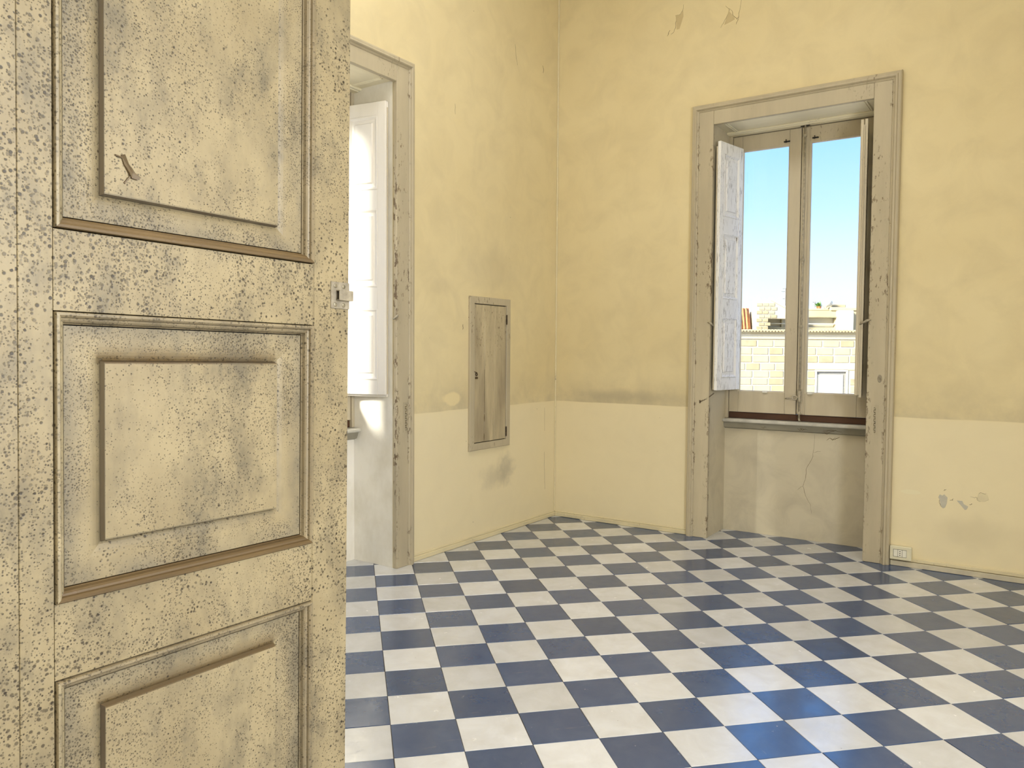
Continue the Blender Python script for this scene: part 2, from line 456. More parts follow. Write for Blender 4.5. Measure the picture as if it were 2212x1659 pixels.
# ------------------------------------------------------------------ mesh helpers
class MB:
    """collects shapes into one mesh"""

    def __init__(self):
        self.v, self.f, self.mi = [], [], []

    def add(self, vs, fs, mi=0):
        b = len(self.v)
        self.v += [tuple(v) for v in vs]
        self.f += [tuple(b + i for i in f) for f in fs]
        self.mi += [mi] * len(fs)
        return self

    def box(self, x0, x1, y0, y1, z0, z1, c=0.0, mi=0):
        if c <= 0:
            vs = [(x, y, z) for x in (x0, x1) for y in (y0, y1) for z in (z0, z1)]
            fs = [(0, 1, 3, 2), (4, 6, 7, 5), (0, 4, 5, 1), (2, 3, 7, 6), (0, 2, 6, 4), (1, 5, 7, 3)]
            return self.add(vs, fs, mi)
        c = min(c, 0.45 * min(x1 - x0, y1 - y0, z1 - z0))
        bm = bmesh.new()
        bmesh.ops.create_cube(bm, size=1.0)
        for v in bm.verts:
            v.co = Vector(((x0 + x1) / 2 + v.co.x * (x1 - x0), (y0 + y1) / 2 + v.co.y * (y1 - y0),
                           (z0 + z1) / 2 + v.co.z * (z1 - z0)))
        bmesh.ops.bevel(bm, geom=bm.edges[:], offset=c, segments=1, affect='EDGES')
        bm.verts.index_update()
        self.add([v.co[:] for v in bm.verts], [[v.index for v in f.verts] for f in bm.faces], mi)
        bm.free()
        return self

    def strip(self, rings, closed=True, caps=True, mi=0):
        n = len(rings[0])
        vs = [p for r in rings for p in r]
        fs = []
        for a in range(len(rings) - 1):
            for i in range(n if closed else n - 1):
                j = (i + 1) % n
                fs.append((a * n + i, a * n + j, (a + 1) * n + j, (a + 1) * n + i))
        if caps and closed:
            fs.append(tuple(range(n))[::-1])
            fs.append(tuple((len(rings) - 1) * n + i for i in range(n)))
        return self.add(vs, fs, mi)

    def tube(self, pts, r, n=8, mi=0):
        pts = [Vector(p) for p in pts]
        rad = r if isinstance(r, (list, tuple)) else [r] * len(pts)
        rings = []
        for i, p in enumerate(pts):
            d = (pts[min(i + 1, len(pts) - 1)] - pts[max(i - 1, 0)]).normalized()
            a = Vector((0, 0, 1)) if abs(d.z) < 0.9 else Vector((1, 0, 0))
            s = d.cross(a).normalized()
            t = s.cross(d).normalized()
            rings.append([(p + (s * math.cos(2 * math.pi * k / n) + t * math.sin(2 * math.pi * k / n)) * rad[i])[:]
                          for k in range(n)])
        return self.strip(rings, mi=mi)

    def torus(self, c, R1, r, normal=(0, 1, 0), stretch=(1, 1, 1), n=12, m=6, mi=0):
        nz = Vector(normal).normalized()
        a = nz.orthogonal().normalized()
        b = nz.cross(a)
        vs, fs = [], []
        for i in range(n):
            t = 2 * math.pi * i / n
            dirr = a * math.cos(t) + b * math.sin(t)
            for k in range(m):
                s = 2 * math.pi * k / m
                o = dirr * (R1 + r * math.cos(s)) + nz * (r * math.sin(s))
                vs.append((c[0] + o.x * stretch[0], c[1] + o.y * stretch[1], c[2] + o.z * stretch[2]))
        for i in range(n):
            for k in range(m):
                fs.append((i * m + k, ((i + 1) % n) * m + k, ((i + 1) % n) * m + (k + 1) % m, i * m + (k + 1) % m))
        return self.add(vs, fs, mi)

    def build(self, name, mats, parent=None, loc=None, rotz=None, smooth=False):
        me = bpy.data.meshes.new(name)
        me.from_pydata(self.v, [], self.f)
        bm = bmesh.new()
        bm.from_mesh(me)
        bmesh.ops.recalc_face_normals(bm, faces=bm.faces[:])
        bm.to_mesh(me)
        bm.free()
        if not isinstance(mats, (list, tuple)):
            mats = [mats]
        for m in mats:
            me.materials.append(m)
        if len(mats) > 1:
            me.polygons.foreach_set('material_index', self.mi)
        if smooth:
            me.polygons.foreach_set('use_smooth', [True] * len(me.polygons))
        o = bpy.data.objects.new(name, me)
        COL.objects.link(o)
        if parent is not None:
            o.parent = parent
        if loc is not None:
            o.location = loc
        if rotz is not None:
            o.rotation_euler = (0, 0, rotz)
        return o


def tag(o, label=None, cat=None, kind=None, group=None):
    if label:
        o['label'] = label
    if cat:
        o['category'] = cat
    if kind:
        o['kind'] = kind
    if group:
        o['group'] = group
    return o


def empty(name, loc=(0, 0, 0), rotz=0.0):
    o = bpy.data.objects.new(name, None)
    COL.objects.link(o)
    o.location = loc
    o.rotation_euler = (0, 0, rotz)
    o.empty_display_size = 0.1
    return o


def frame_piece(mb, which, u0, u1, w0, w1, prof, place, mi=0, open_bottom=False):
    """one mitred side of a moulding frame. prof = [(inward distance, height)], place(u,w,h)->xyz"""
    ra, rb = [], []
    for d, h in prof:
        lo = w0 if open_bottom else w0 + d
        if which == 'left':
            ra.append(place(u0 + d, lo, h)); rb.append(place(u0 + d, w1 - d, h))
        elif which == 'right':
            ra.append(place(u1 - d, lo, h)); rb.append(place(u1 - d, w1 - d, h))
        elif which == 'bottom':
            ra.append(place(u0 + d, w0 + d, h)); rb.append(place(u1 - d, w0 + d, h))
        else:
            ra.append(place(u0 + d, w1 - d, h)); rb.append(place(u1 - d, w1 - d, h))
    mb.strip([ra, rb], mi=mi)
    return mb


# ------------------------------------------------------------------ window layout (shared by both windows)
CX_B = 1.5475        # centre of the back window along X
CY_L = -2.0675       # centre of the left window along Y
HALF = 0.4475        # half width of the wall recess
REC = 0.29           # depth of the recess below the sill
OPEN_Z0, OPEN_Z1 = 0.70, 2.515
WALL_T = 0.50
ROOM_X, ROOM_Y, ROOM_H = 4.6, -4.2, 4.2

# ------------------------------------------------------------------ walls, ceiling
b = MB()
b.box(-WALL_T, CX_B - HALF, 0, WALL_T, 0, ROOM_H)
b.box(CX_B + HALF, ROOM_X + 0.3, 0, WALL_T, 0, ROOM_H)
b.box(CX_B - HALF, CX_B + HALF, 0, WALL_T, OPEN_Z1 + 0.012, ROOM_H)
b.box(CX_B - HALF, CX_B + HALF, REC, WALL_T, 0, OPEN_Z0 - 0.044)
wall_back = tag(b.build('wall_back', M_WALL_B), 'yellow plaster wall around the window that shows sky and stone houses', 'wall', 'structure')

b = MB()
b.box(-WALL_T, 0, ROOM_Y - 0.3, CY_L - HALF, 0, ROOM_H)
b.box(-WALL_T, 0, CY_L + HALF, 0, 0, ROOM_H)
b.box(-WALL_T, 0, CY_L - HALF, CY_L + HALF, OPEN_Z1 + 0.012, ROOM_H)
b.box(-WALL_T, -REC, CY_L - HALF, CY_L + HALF, 0, OPEN_Z0 - 0.044)
wall_left = tag(b.build('wall_left', M_WALL_L), 'yellow plaster wall holding the small wooden cupboard door', 'wall', 'structure')

b = MB()
b.box(ROOM_X, ROOM_X + 0.3, ROOM_Y, 0, 0, ROOM_H)
tag(b.build('wall_right', M_WALL), 'plain yellow plaster wall right of the camera', 'wall', 'structure')
DOOR_X0, DOOR_X1, DOOR_TOP = 1.620, 3.05, 2.40
b = MB()
b.box(0, DOOR_X0, ROOM_Y - 0.3, ROOM_Y, 0, ROOM_H)
b.box(DOOR_X1, ROOM_X + 0.3, ROOM_Y - 0.3, ROOM_Y, 0, ROOM_H)
b.box(DOOR_X0, DOOR_X1, ROOM_Y - 0.3, ROOM_Y, DOOR_TOP, ROOM_H)
tag(b.build('wall_front', M_WALL), 'plaster wall with the doorway the camera looks through', 'wall', 'structure')
b = MB()
b.box(-WALL_T, ROOM_X + 0.3, ROOM_Y - 0.3, WALL_T, ROOM_H, ROOM_H + 0.2)
tag(b.build('ceiling', M_CEIL), 'pale plaster ceiling high above the tiled room', 'ceiling', 'structure')
# the room the camera stands in
b = MB()
b.box(0.4, 0.6, -8.2, ROOM_Y - 0.3, 0, 3.3)
b.box(4.6, 4.8, -8.2, ROOM_Y - 0.3, 0, 3.3)
b.box(0.4, 4.8, -8.4, -8.2, 0, 3.3)
b.box(0.4, 4.8, -8.4, ROOM_Y - 0.3, 3.3, 3.5)
tag(b.build('wall_anteroom', M_WALL), 'plaster walls of the room behind the camera', 'wall', 'structure')

# ------------------------------------------------------------------ floor: cement base and single tiles
b = MB()
b.box(-WALL_T, ROOM_X + 0.3, ROOM_Y - 4.2, WALL_T, -0.20, -0.0022)
floor = tag(b.build('floor', M_GROUT), 'checkerboard floor of dark slate blue and cream cement tiles', 'floor', 'structure')

TS = 0.2
G0 = Vector((0.7355, -2.4723, 0))
GA = 0.801345
GI = Vector((math.cos(GA), math.sin(GA), 0))
GJ = Vector((math.sin(GA), -math.cos(GA), 0))


def tile_mesh(seed):
    rr = random.Random(seed)
    bm = bmesh.new()
    h = TS / 2 - 0.0010
    bmesh.ops.create_cube(bm, size=1.0)
    for v in bm.verts:
        jx, jy = rr.uniform(-.0006, .0005), rr.uniform(-.0006, .0005)
        v.co = Vector((v.co.x * 2 * h + jx, v.co.y * 2 * h + jy, -0.006 if v.co.z < 0 else 0.0))
    top = [e for e in bm.edges if all(v.co.z > -0.001 for v in e.verts)]
    bmesh.ops.bevel(bm, geom=top, offset=0.0009, segments=1, affect='EDGES')
    me = bpy.data.meshes.new('tile')
    bm.to_mesh(me)
    bm.free()
    return me


tile_me = {}
for colr, mt in (('l', M_TILE_L), ('d', M_TILE_D)):
    for k in range(5):
        me = tile_mesh(k * 2 + (colr == 'd'))
        me.materials.append(mt)
        tile_me[colr, k] = me


def on_floor(p):
    m = 0.16
    if -m < p.x < ROOM_X + 0.1 and ROOM_Y - 0.5 < p.y < m:
        return True
    if abs(p.x - CX_B) < HALF + m and 0 < p.y < REC + m:
        return True
    return abs(p.y - CY_L) < HALF + m and -REC - m < p.x < 0


tiles = []
for i in range(-30, 45):
    for j in range(-40, 30):
        c = G0 + GI * (TS * (i + 0.5)) + GJ * (TS * (j - 0.5 + 1))
        if on_floor(c):
            d = c - CAMP
            zc = d.dot(FW)
            px, py = (d.dot(RT) / zc, d.dot(UP) / zc) if zc > 0.2 else (9, 9)
            vis = zc > 0.2 and -0.25 < px < 0.72 and py > -0.56
            tiles.append((0 if vis else 1, zc if vis else d.length, i, j, c))
tiles.sort(key=lambda t: (t[0], t[1]))
rest_l, rest_d = [], []
for n, (hid, _, i, j, c) in enumerate(tiles):
    colr = 'l' if (i + j) % 2 == 0 else 'd'
    rr = random.Random(i * 131 + j * 7 + 5)
    k = rr.randrange(5)
    rot = GA + (math.pi / 2) * rr.randrange(4) + rr.uniform(-.0012, .0012)
    zo = rr.uniform(-.0009, 0)
    if n < 300:
        o = bpy.data.objects.new('tile', tile_me[colr, k])
        COL.objects.link(o)
        o.parent = floor
        o.location = (c.x, c.y, zo)
        o.rotation_euler = (rr.uniform(-.0025, .0025), rr.uniform(-.0025, .0025), rot)
    else:
        (rest_l if colr == 'l' else rest_d).append((c, rot))
for lst, mt in ((rest_l, M_TILE_L), (rest_d, M_TILE_D)):
    b = MB()
    for c, rot in lst:
        mx = Matrix.Translation((c.x, c.y, 0)) @ Matrix.Rotation(rot, 4, 'Z')
        h = TS / 2 - .0009
        vs = [mx @ Vector((x, y, z)) for z in (-.004, 0) for x, y in ((-h, -h), (h, -h), (h, h), (-h, h))]
        b.add(vs, [(4, 5, 6, 7), (0, 1, 5, 4), (1, 2, 6, 5), (2, 3, 7, 6), (3, 0, 4, 7)])
    tag(b.build('tile', mt, floor), kind='stuff')

# ------------------------------------------------------------------ baseboards, corner bead
b = MB()
b.box(0.0, 0.011, CY_L + 0.5785, -0.0005, 0, 0.026, 0.003)
b.box(0.0, 0.007, CY_L + 0.5785, -0.0005, 0.026, 0.036, 0.002)
tag(b.build('baseboard_left', M_BASE), 'thin cream baseboard under the cupboard wall', 'baseboard', 'structure')
b = MB()
b.box(0.0115, CX_B - 0.5785, -0.011, 0, 0, 0.026, 0.003)
b.box(0.0075, CX_B - 0.5785, -0.007, 0, 0.026, 0.036, 0.002)
tag(b.build('baseboard_back', M_BASE), 'thin cream baseboard between the room corner and the sky window', 'baseboard', 'structure')
t = empty('baseboard_right', (CX_B + 0.58, 0, 0))
tag(t, 'two tier cable duct baseboard right of the sky window', 'baseboard', 'structure')
b = MB()
b.box(0.0, ROOM_X - CX_B - 0.58, -0.016, 0, 0, 0.027, 0.002)
b.build('lower_strip', M_DUCT, t)
b = MB()
b.box(0.0, ROOM_X - CX_B - 0.58, -0.012, 0, 0.029, 0.049, 0.003)
b.build('cable_duct', M_BASE, t)
b = MB()
b.tube([(0.004, -0.004, 0.04), (0.0045, -0.0045, 2.0), (0.004, -0.004, ROOM_H)], 0.006, 8)
tag(b.build('trim_1', M_BASE), 'slim rounded plaster bead in the room corner', 'trim', 'structure')


# ------------------------------------------------------------------ windows
def casing_place(u, w, h):
    return (u, -h, w)


CASE_PROF = [(0, 0), (0, .020), (.004, .030), (.012, .034), (.018, .033), (.021, .040), (.029, .042), (.033, .038),
             (.036, .031), (.041, .029), (.045, .0255), (.045, 0)]
OUT_U, OUT_Z, IN_U, IN_Z = 0.5775, 2.632, 0.4425, 2.505


def raised_panel(parent, name, u0, u1, w0, w1, mat, y, s, ground=0.0075, field=0.0015, mould=0.016, margin=0.034):
    """a fielded panel set into a shutter leaf, face at y, outward direction s (+1/-1)"""
    b = MB()
    pl = lambda u, w, h: (u, y + s * h, w)
    prof = [(0, -0.012), (0, 0.0), (0.003, 0.0015), (0.007, 0.0010), (0.010, -0.002), (mould, -ground), (mould, -0.012)]
    for sd in ('left', 'right', 'top', 'bottom'):
        frame_piece(b, sd, u0, u1, w0, w1, prof, pl)
    prof2 = [(mould, -0.012), (mould, -ground), (margin, -ground - .001), (margin + .003, -field), (margin + .004, -0.012)]
    for sd in ('left', 'right', 'top', 'bottom'):
        frame_piece(b, sd, u0, u1, w0, w1, prof2, pl)
    m = margin + .0035
    b.box(u0 + m, u1 - m, min(y - s * .012, y - s * field), max(y - s * .012, y - s * field), w0 + m, w1 - m)
    return b.build(name, mat, parent)


def make_shutter(parent, hinge, free, s, mat, z0=0.908, z1=2.408):
    """hinged inside shutter leaf; local x from hinge to free edge, face towards the opening at y=0, body on side -s"""
    dx, dy = free[0] - hinge[0], free[1] - hinge[1]
    L = math.hypot(dx, dy)
    T = 0.020 if s > 0 else 0.016
    y0, y1 = (-T, 0) if s > 0 else (0, T)
    stw = 0.048
    zs = [(0.908, 0.985), (1.354, 1.467), (1.865, 1.965), (2.340, 2.408)]
    b = MB()
    b.box(0.004, stw, y0, y1, z0, z1, 0.002)
    b.box(L - stw, L, y0, y1, z0, z1, 0.002)
    sh = b.build('shutter', mat, parent, (hinge[0], hinge[1], 0), math.atan2(dy, dx))
    for a, c in zs:
        MB().box(stw + .0005, L - stw - .0005, y0 + .001, y1 - .001, a + (0 if a == z0 else .0), c, 0.0015).build('rail', mat, sh)
    for (a, c) in ((0.985, 1.354), (1.467, 1.865), (1.965, 2.340)):
        raised_panel(sh, 'panel', stw, L - stw, a, c, mat, 0.0, 1 if s > 0 else -1)
        MB().box(stw, L - stw, (y0 + .001 if s > 0 else .0125), (-.0125 if s > 0 else y1 - .001), a, c).build('back_board', mat, sh)
    # folded rear rebate strip along the free edge
    e = 0.006
    MB().box(L - 0.012, L + 0.004, (y0 - e if s > 0 else y1), (y0 if s > 0 else y1 + e), z0 + .004, z1 - .03, 0.001).build('rebate_strip', M_SASH, sh)
    if s < 0:
        lf = MB().box(0.006, L - 0.006, T + .004, T + .020, z0 - .012, z1 + .004, 0.002).build('folded_leaf', mat, sh)
        MB().tube([(L - .002, T + .002, z0 + .03), (L - .002, T + .002, z1 - .03)], .0026, 6).build('leaf_hinge', M_IRON, sh)
    for zc in (1.05, 1.65, 2.25):
        MB().tube([(0.0, (y0 + y1) / 2, zc - .035), (0.0, (y0 + y1) / 2, zc + .035)], 0.005, 8).build('hinge', M_IRONP, sh, smooth=True)
    return sh


def make_sash(parent, u0, u1, g0, g1, name='sash'):
    """casement: glass from g0..g1; u0..u1 outer; returns the glazing bead mesh as the part"""
    V0, V1 = 0.292, 0.335
    Z0, Z1, GZ0, GZ1 = 0.763, 2.495, 0.893, 2.405
    b = MB()
    pl = lambda u, w, h: (u, V0 - h, w)
    prof = [(0, -0.02), (0, -0.001), (.006, -.004), (.009, -.012), (.009, -0.02)]
    for sd in ('left', 'right', 'top', 'bottom'):
        frame_piece(b, sd, g0 - .0005, g1 + .0005, GZ0 - .0005, GZ1 + .0005, prof, pl)
    sa = b.build(name, M_SASH, parent)
    MB().box(u0, g0, V0, V1, Z0, Z1, 0.002).build('stile', M_SASH, sa)
    MB().box(g1, u1, V0, V1, Z0, Z1, 0.002).build('stile', M_SASH, sa)
    MB().box(g0 + .0006, g1 - .0006, V0 + .0005, V1 - .0005, Z0, GZ0, 0.0015).build('rail', M_SASH, sa)
    MB().box(g0 + .0006, g1 - .0006, V0 + .0005, V1 - .0005, GZ1, Z1, 0.0015).build('rail', M_SASH, sa)
    MB().box(g0 - .004, g1 + .004, .3145, .3175, GZ0 - .004, GZ1 + .004).build('pane', M_GLASS, sa)
    return sa


def chain_mesh(p0, p1, sag, n, link=0.0052, wire=0.0013):
    b = MB()
    p0, p1 = Vector(p0), Vector(p1)
    pts = []
    for k in range(n + 1):
        t = k / n
        p = p0.lerp(p1, t)
        p.z -= sag * 4 * t * (1 - t)
        pts.append(p)
    for k in range(n):
        c = (pts[k] + pts[k + 1]) / 2
        d = (pts[k + 1] - pts[k])
        ln = d.length
        d.normalize()
        a = d.orthogonal().normalized()
        if k % 2:
            a = d.cross(a)
        bb = d.cross(a)
        ring = []
        N, Mm = 10, 5
        vs, fs = [], []
        for i in range(N):
            t = 2 * math.pi * i / N
            ctr = c + d * math.cos(t) * ln * 0.62 + bb * math.sin(t) * link * 0.6
            dirr = (d * math.cos(t) + bb * math.sin(t)).normalized()
            for q in range(Mm):
                s = 2 * math.pi * q / Mm
                vs.append(ctr + dirr * wire * math.cos(s) + a * wire * math.sin(s))
        for i in range(N):
            for q in range(Mm):
                fs.append((i * Mm + q, ((i + 1) % N) * Mm + q, ((i + 1) % N) * Mm + (q + 1) % Mm, i * Mm + (q + 1) % Mm))
        b.add(vs, fs)
    return b


def make_window(name, loc, rotz, left_leaf, right_leaf, lmat, rmat):
    w = empty(name, loc, rotz)
    # casing boards and outer mouldings
    for sd in (-1, 1):
        x0, x1 = sorted((sd * IN_U, sd * (OUT_U - .045)))
        MB().box(x0, x1, -0.026, 0, 0, OUT_Z - .045, 0.002).build('casing_board', M_TRIM, w)
    MB().box(-IN_U + .0008, IN_U - .0008, -0.0255, 0, IN_Z, OUT_Z - .045, 0.002).build('casing_board', M_TRIM, w)
    for sd in ('left', 'right', 'top'):
        b = MB()
        frame_piece(b, sd, -OUT_U, OUT_U, 0.0, OUT_Z, CASE_PROF, casing_place, open_bottom=True)
        b.build('casing_moulding', M_TRIM, w)
    # lined soffit with applied mouldings
    so = MB().box(-HALF, HALF, 0.0, 0.3, OPEN_Z1, OPEN_Z1 + .012).build('soffit', M_SOFF, w)
    b = MB().box(-HALF, HALF, 0.245, 0.292, OPEN_Z1 - .016, OPEN_Z1, 0.004)
    b.tube([(-HALF, .238, OPEN_Z1 - .004), (HALF, .238, OPEN_Z1 - .004)], 0.008, 8)
    b.build('soffit_moulding', M_SOFF, so)
    for sd in (-1, 1):
        b = MB()
        b.tube([(sd * (HALF - .055), .03, OPEN_Z1), (sd * (HALF - .055), .24, OPEN_Z1)], 0.006, 8)
        b.tube([(sd * (HALF - .067), .03, OPEN_Z1), (sd * (HALF - .067), .24, OPEN_Z1)], 0.004, 8)
        b.build('soffit_moulding', M_SOFF, so)
    # fixed frame
    for sd in (-1, 1):
        x0, x1 = sorted((sd * HALF, sd * 0.4285))
        MB().box(x0, x1, 0.284, 0.36, OPEN_Z0 + .022, OPEN_Z1 - .001, 0.002).build('frame_jamb', M_SASH, w)
    MB().box(-0.428, 0.428, 0.284, 0.36, 2.498, OPEN_Z1 - .001, 0.0015).build('frame_head', M_SASH, w)
    MB().box(-0.428, 0.428, 0.302, 0.36, OPEN_Z0 + .0225, 0.7605, 0.002).build('sill_rail', M_DARKWOOD, w)
    # sill slab and plaster apron below it
    MB().box(-HALF, HALF, 0.232, 0.36, OPEN_Z0, OPEN_Z0 + .021, 0.005).build('stone_sill', M_STONE, w)
    MB().add([(-HALF, .29, .656), (HALF, .29, .656), (HALF, .268, .664), (-HALF, .268, .664), (-HALF, .255, OPEN_Z0), (HALF, .255, OPEN_Z0),
              (HALF, .36, OPEN_Z0), (-HALF, .36, OPEN_Z0), (HALF, .36, .656), (-HALF, .36, .656)],
             [(0, 1, 2, 3), (3, 2, 5, 4), (4, 5, 6, 7), (7, 6, 8, 9), (9, 8, 1, 0), (0, 3, 4, 7, 9), (1, 8, 6, 5, 2)]).build('sill_apron', M_APRON, w)
    # sashes
    make_sash(w, -0.4255, -0.0095, -0.3675, -0.0780)
    MB().box(-0.0094, -0.0030, 0.318, 0.334, 0.768, 2.49).build('sash_gap', M_GAP, w)
    make_sash(w, -0.0028, 0.4255, 0.0415, 0.335)
    MB().box(-0.0028, 0.033, 0.280, 0.2915, 0.768, 2.49, 0.004).build('cover_strip', M_SASH, w)
    # cremone bolt
    rod = MB().tube([(0.016, .272, 0.735), (0.016, .272, 2.500)], 0.0058, 8).build('bolt_rod', M_IRONP, w, smooth=True)
    for zc in (0.775, 1.30, 1.70, 2.44):
        MB().box(0.006, 0.026, .264, .2805, zc - .009, zc + .009, 0.003).build('rod_guide', M_IRONP, rod)
    b = MB()
    b.tube([(0.016, .270, 0.845), (0.016, .270, 0.91)], 0.0105, 10)
    b.box(0.001, 0.031, .274, .2805, 0.835, 0.92, 0.002)
    b.build('bolt_case', M_IRONP, rod)
    b = MB()
    b.torus((-0.008, .256, 0.868), 0.013, 0.005, (0, 1, 0))
    b.tube([(-0.02, .256, 0.867), (-0.05, .262, 0.862), (-0.066, .268, 0.861)], [.005, .006, .004], 8)
    b.tube([(0.016, .268, .872), (0.004, .257, .868)], 0.005, 8)
    b.build('bolt_handle', M_IRONP, rod, smooth=True)
    MB().box(-0.012, 0.042, .268, .284, 2.4965, 2.505, 0.001).build('bolt_keeper', M_BLACK, w)
    b = MB().tube([(0.016, .272, 0.742), (0.020, .262, 0.730), (0.024, .266, 0.727)], 0.0055, 8)
    b.build('bolt_foot', M_IRONP, rod, smooth=True)
    # black shutter catches on the top rails
    for uc in (-0.094, 0.072):
        b = MB().box(uc - .018, uc + .018, .281, .291, 2.419, 2.426, 0.0015)
        b.tube([(uc - .004, .283, 2.415), (uc - .004, .283, 2.436)], 0.0022, 6)
        b.build('shutter_catch', M_BLACK, w)
    # little turn buttons on the bottom rails
    for uc in (-0.197, 0.072):
        MB().box(uc - .016, uc + .016, .280, .291, 0.888, 0.899, 0.004).build('turn_button', M_PLASTW, w)
    # shutters
    make_shutter(w, left_leaf[0], left_leaf[1], 1, lmat)
    make_shutter(w, right_leaf[0], right_leaf[1], -1, rmat)
    # catches on the casing that hold the leaves open
    for sd, leaf in ((-1, left_leaf), (1, right_leaf)):
        fx = leaf[1][0]
        b = MB()
        b.tube([(sd * (IN_U + .012), -0.026, 1.322), (sd * (IN_U - .004), -0.036, 1.318), (fx + sd * .022, -0.012, 1.298)],
               [.004, .007, .004], 8)
        b.build('shutter_hook', M_IRONP, w, smooth=True)
    # chain from casing to the free corner of the left leaf
    chain_mesh((-0.497, -0.029, 0.838), (left_leaf[1][0] - .012, left_leaf[1][1] - .012, 0.892), 0.006, 12).build('restraint_chain', M_RUST, w)
    MB().tube([(-0.497, -0.026, 0.829), (-0.497, -0.030, 0.846)], 0.004, 6).build('chain_staple', M_RUST, w)
    return w


def add_hanging_chain(w, u, z1, z0):
    b = chain_mesh((u, -0.029, z1), (u + .002, -0.029, z0), 0.0, 11, 0.011, 0.0013)
    b.build('hanging_chain', M_STEEL, w)
    b = MB()
    pl = lambda uu, ww, h: (uu, -0.026 - h, ww)
    for sd in ('left', 'right', 'top', 'bottom'):
        frame_piece(b, sd, u - .017, u + .017, z0 - .012, z1 + .012, [(0, 0), (0, .0016), (.0016, .0016), (.0016, 0)], pl)
    b.build('chain_plate', M_TRIM, w)


win1 = make_window('window_1', (CX_B, 0, 0), 0.0, ((-0.3475, 0.262), (-0.4020, -0.006)), ((0.334, 0.262), (0.376, -0.006)), M_SHUTF, M_SASH)  # right leaf in darker sash paint, standing in for its backlit shade
tag(win1, 'tall casement window with blue sky and stone houses outside', 'window', 'structure')
add_hanging_chain(win1, 0.486, 0.846, 0.712)
win2 = make_window('window_2', (0, CY_L, 0), math.pi / 2, ((-0.352, 0.280), (-0.4020, 0.012)), ((0.359, 0.290), (0.4080, 0.022)), M_SHUT, M_SHUT)
tag(win2, 'window beside the spotted door with only its bright white right shutter showing', 'window', 'structure')
add_hanging_chain(win2, 0.508, 0.858, 0.722)
# escutcheon print on the right casing of the sky window
b = MB()
b.torus((0.506, -0.0262, 1.004), 0.008, 0.0035, (0, 1, 0), (1, .5, 1.9), n=14, m=6)
b.box(0.4985, 0.5135, -.0270, -.0262, 0.993, 1.015)
b.build('escutcheon', M_IRON, win1)

# ------------------------------------------------------------------ wall cupboard
cup = empty('wall_cupboard', (0, -0.7805, 0.548))
tag(cup, 'small flush wooden cupboard door framed into the yellow wall by the corner', 'cupboard')
cu, cw = 0.2075, 0.912
pl = lambda u, w, h: (h, u, w)
for sd in ('left', 'right', 'top', 'bottom'):
    b = MB()
    frame_piece(b, sd, -cu, cu, 0, cw, [(0, 0), (0, .012), (.003, .016), (.040, .016), (.042, .013), (.042, 0)], pl)
    b.build('frame_board', M_TRIM, cup)
MB().box(0.0005, 0.003, -cu + .042, cu - .042, .042, cw - .042).build('gap_backing', M_GAP, cup)
dw = cu - .042 - .0045
cdoor = MB().box(0.003, 0.007, -dw, dw, .0465, cw - .0465).build('cupboard_leaf', M_GAP, cup)
ed = [-dw, -dw + .098, -dw + .205, dw]
for k in range(3):
    MB().box(0.007, 0.0125 + (.0006 if k == 1 else 0), ed[k] + .0006, ed[k + 1] - .0006, .0465, cw - .0465, .0012).build('plank', M_CUP, cdoor)
b = MB()
b.torus((0.0145, -dw + .016, .452), 0.008, 0.003, (1, 0, 0))
b.box(0.012, 0.0165, -dw + .004, -dw + .028, .425, .437, .001)
b.tube([(0.014, -dw - .012, .470), (0.016, -dw + .02, .462)], 0.0022, 6)
b.build('keyhole_plate', M_RUST, cdoor)
for zc in (0.785, 0.09):
    MB().tube([(0.0165, dw + .003, zc - .03), (0.0165, dw + .003, zc + .03)], 0.004, 8).build('hinge', M_RUST, cdoor)
for (uu, ww, hh) in ((-dw + .0985, .19, .05), (-dw + .0975, .075, .045), (-dw + .0985, .35, .26)):
    b = MB()
    n = 7
    rr = random.Random(int(ww * 100))
    pts = []
    for i in range(n + 1):
        z = ww - hh / 2 + hh * i / n
        wd = (0.0009 if hh > .2 else 0.004 * math.sin(math.pi * (i + .3) / (n + .6))) + .0004
        pts.append((uu + rr.uniform(-.001, .001), wd, z))
    ra = [(0.01322, u - d, z) for u, d, z in pts]
    rb = [(0.01322, u + d, z) for u, d, z in pts]
    vs = ra + rb + [(0.0127, p[1], p[2]) for p in ra] + [(0.0127, p[1], p[2]) for p in rb]
    m = n + 1
    fs = []
    for i in range(n):
        fs += [(i, i + 1, m + i + 1, m + i), (i, i + 1, 2 * m + i + 1, 2 * m + i), (m + i, m + i + 1, 3 * m + i + 1, 3 * m + i)]
    b.add(vs, fs)
    b.build('split', M_CRACK, cdoor)

# ------------------------------------------------------------------ power outlet
so = empty('power_outlet', (2.182, 0, 0.038))
tag(so, 'cream surface mounted power outlet low on the wall right of the window casing', 'outlet')
MB().box(-.0535, .0495, -.032, 0, 0.002, .071, .004).build('back_box', M_PLAST, so)
MB().box(-.0545, .0505, -.038, -.032, 0.0, .073, .003).build('cover_plate', M_PLAST, so)
b = MB()
b.box(-.037, .027, -.0389, -.0381, .016, .056)
b.build('module_gap', M_GAP, so)
for k, x in enumerate((-.0355, -.0145, .0065)):
    mo = MB().box(x, x + .0198, -.0405, -.0386, .0175, .0545, .001).build('module', M_PLASTW, so)
    if k == 1:
        for zc in (.026, .036, .046):
            MB().tube([(x + .0099, -.0401, zc), (x + .0099, -.0411, zc)], .0026, 10).build('pin_hole', M_GAP, mo)

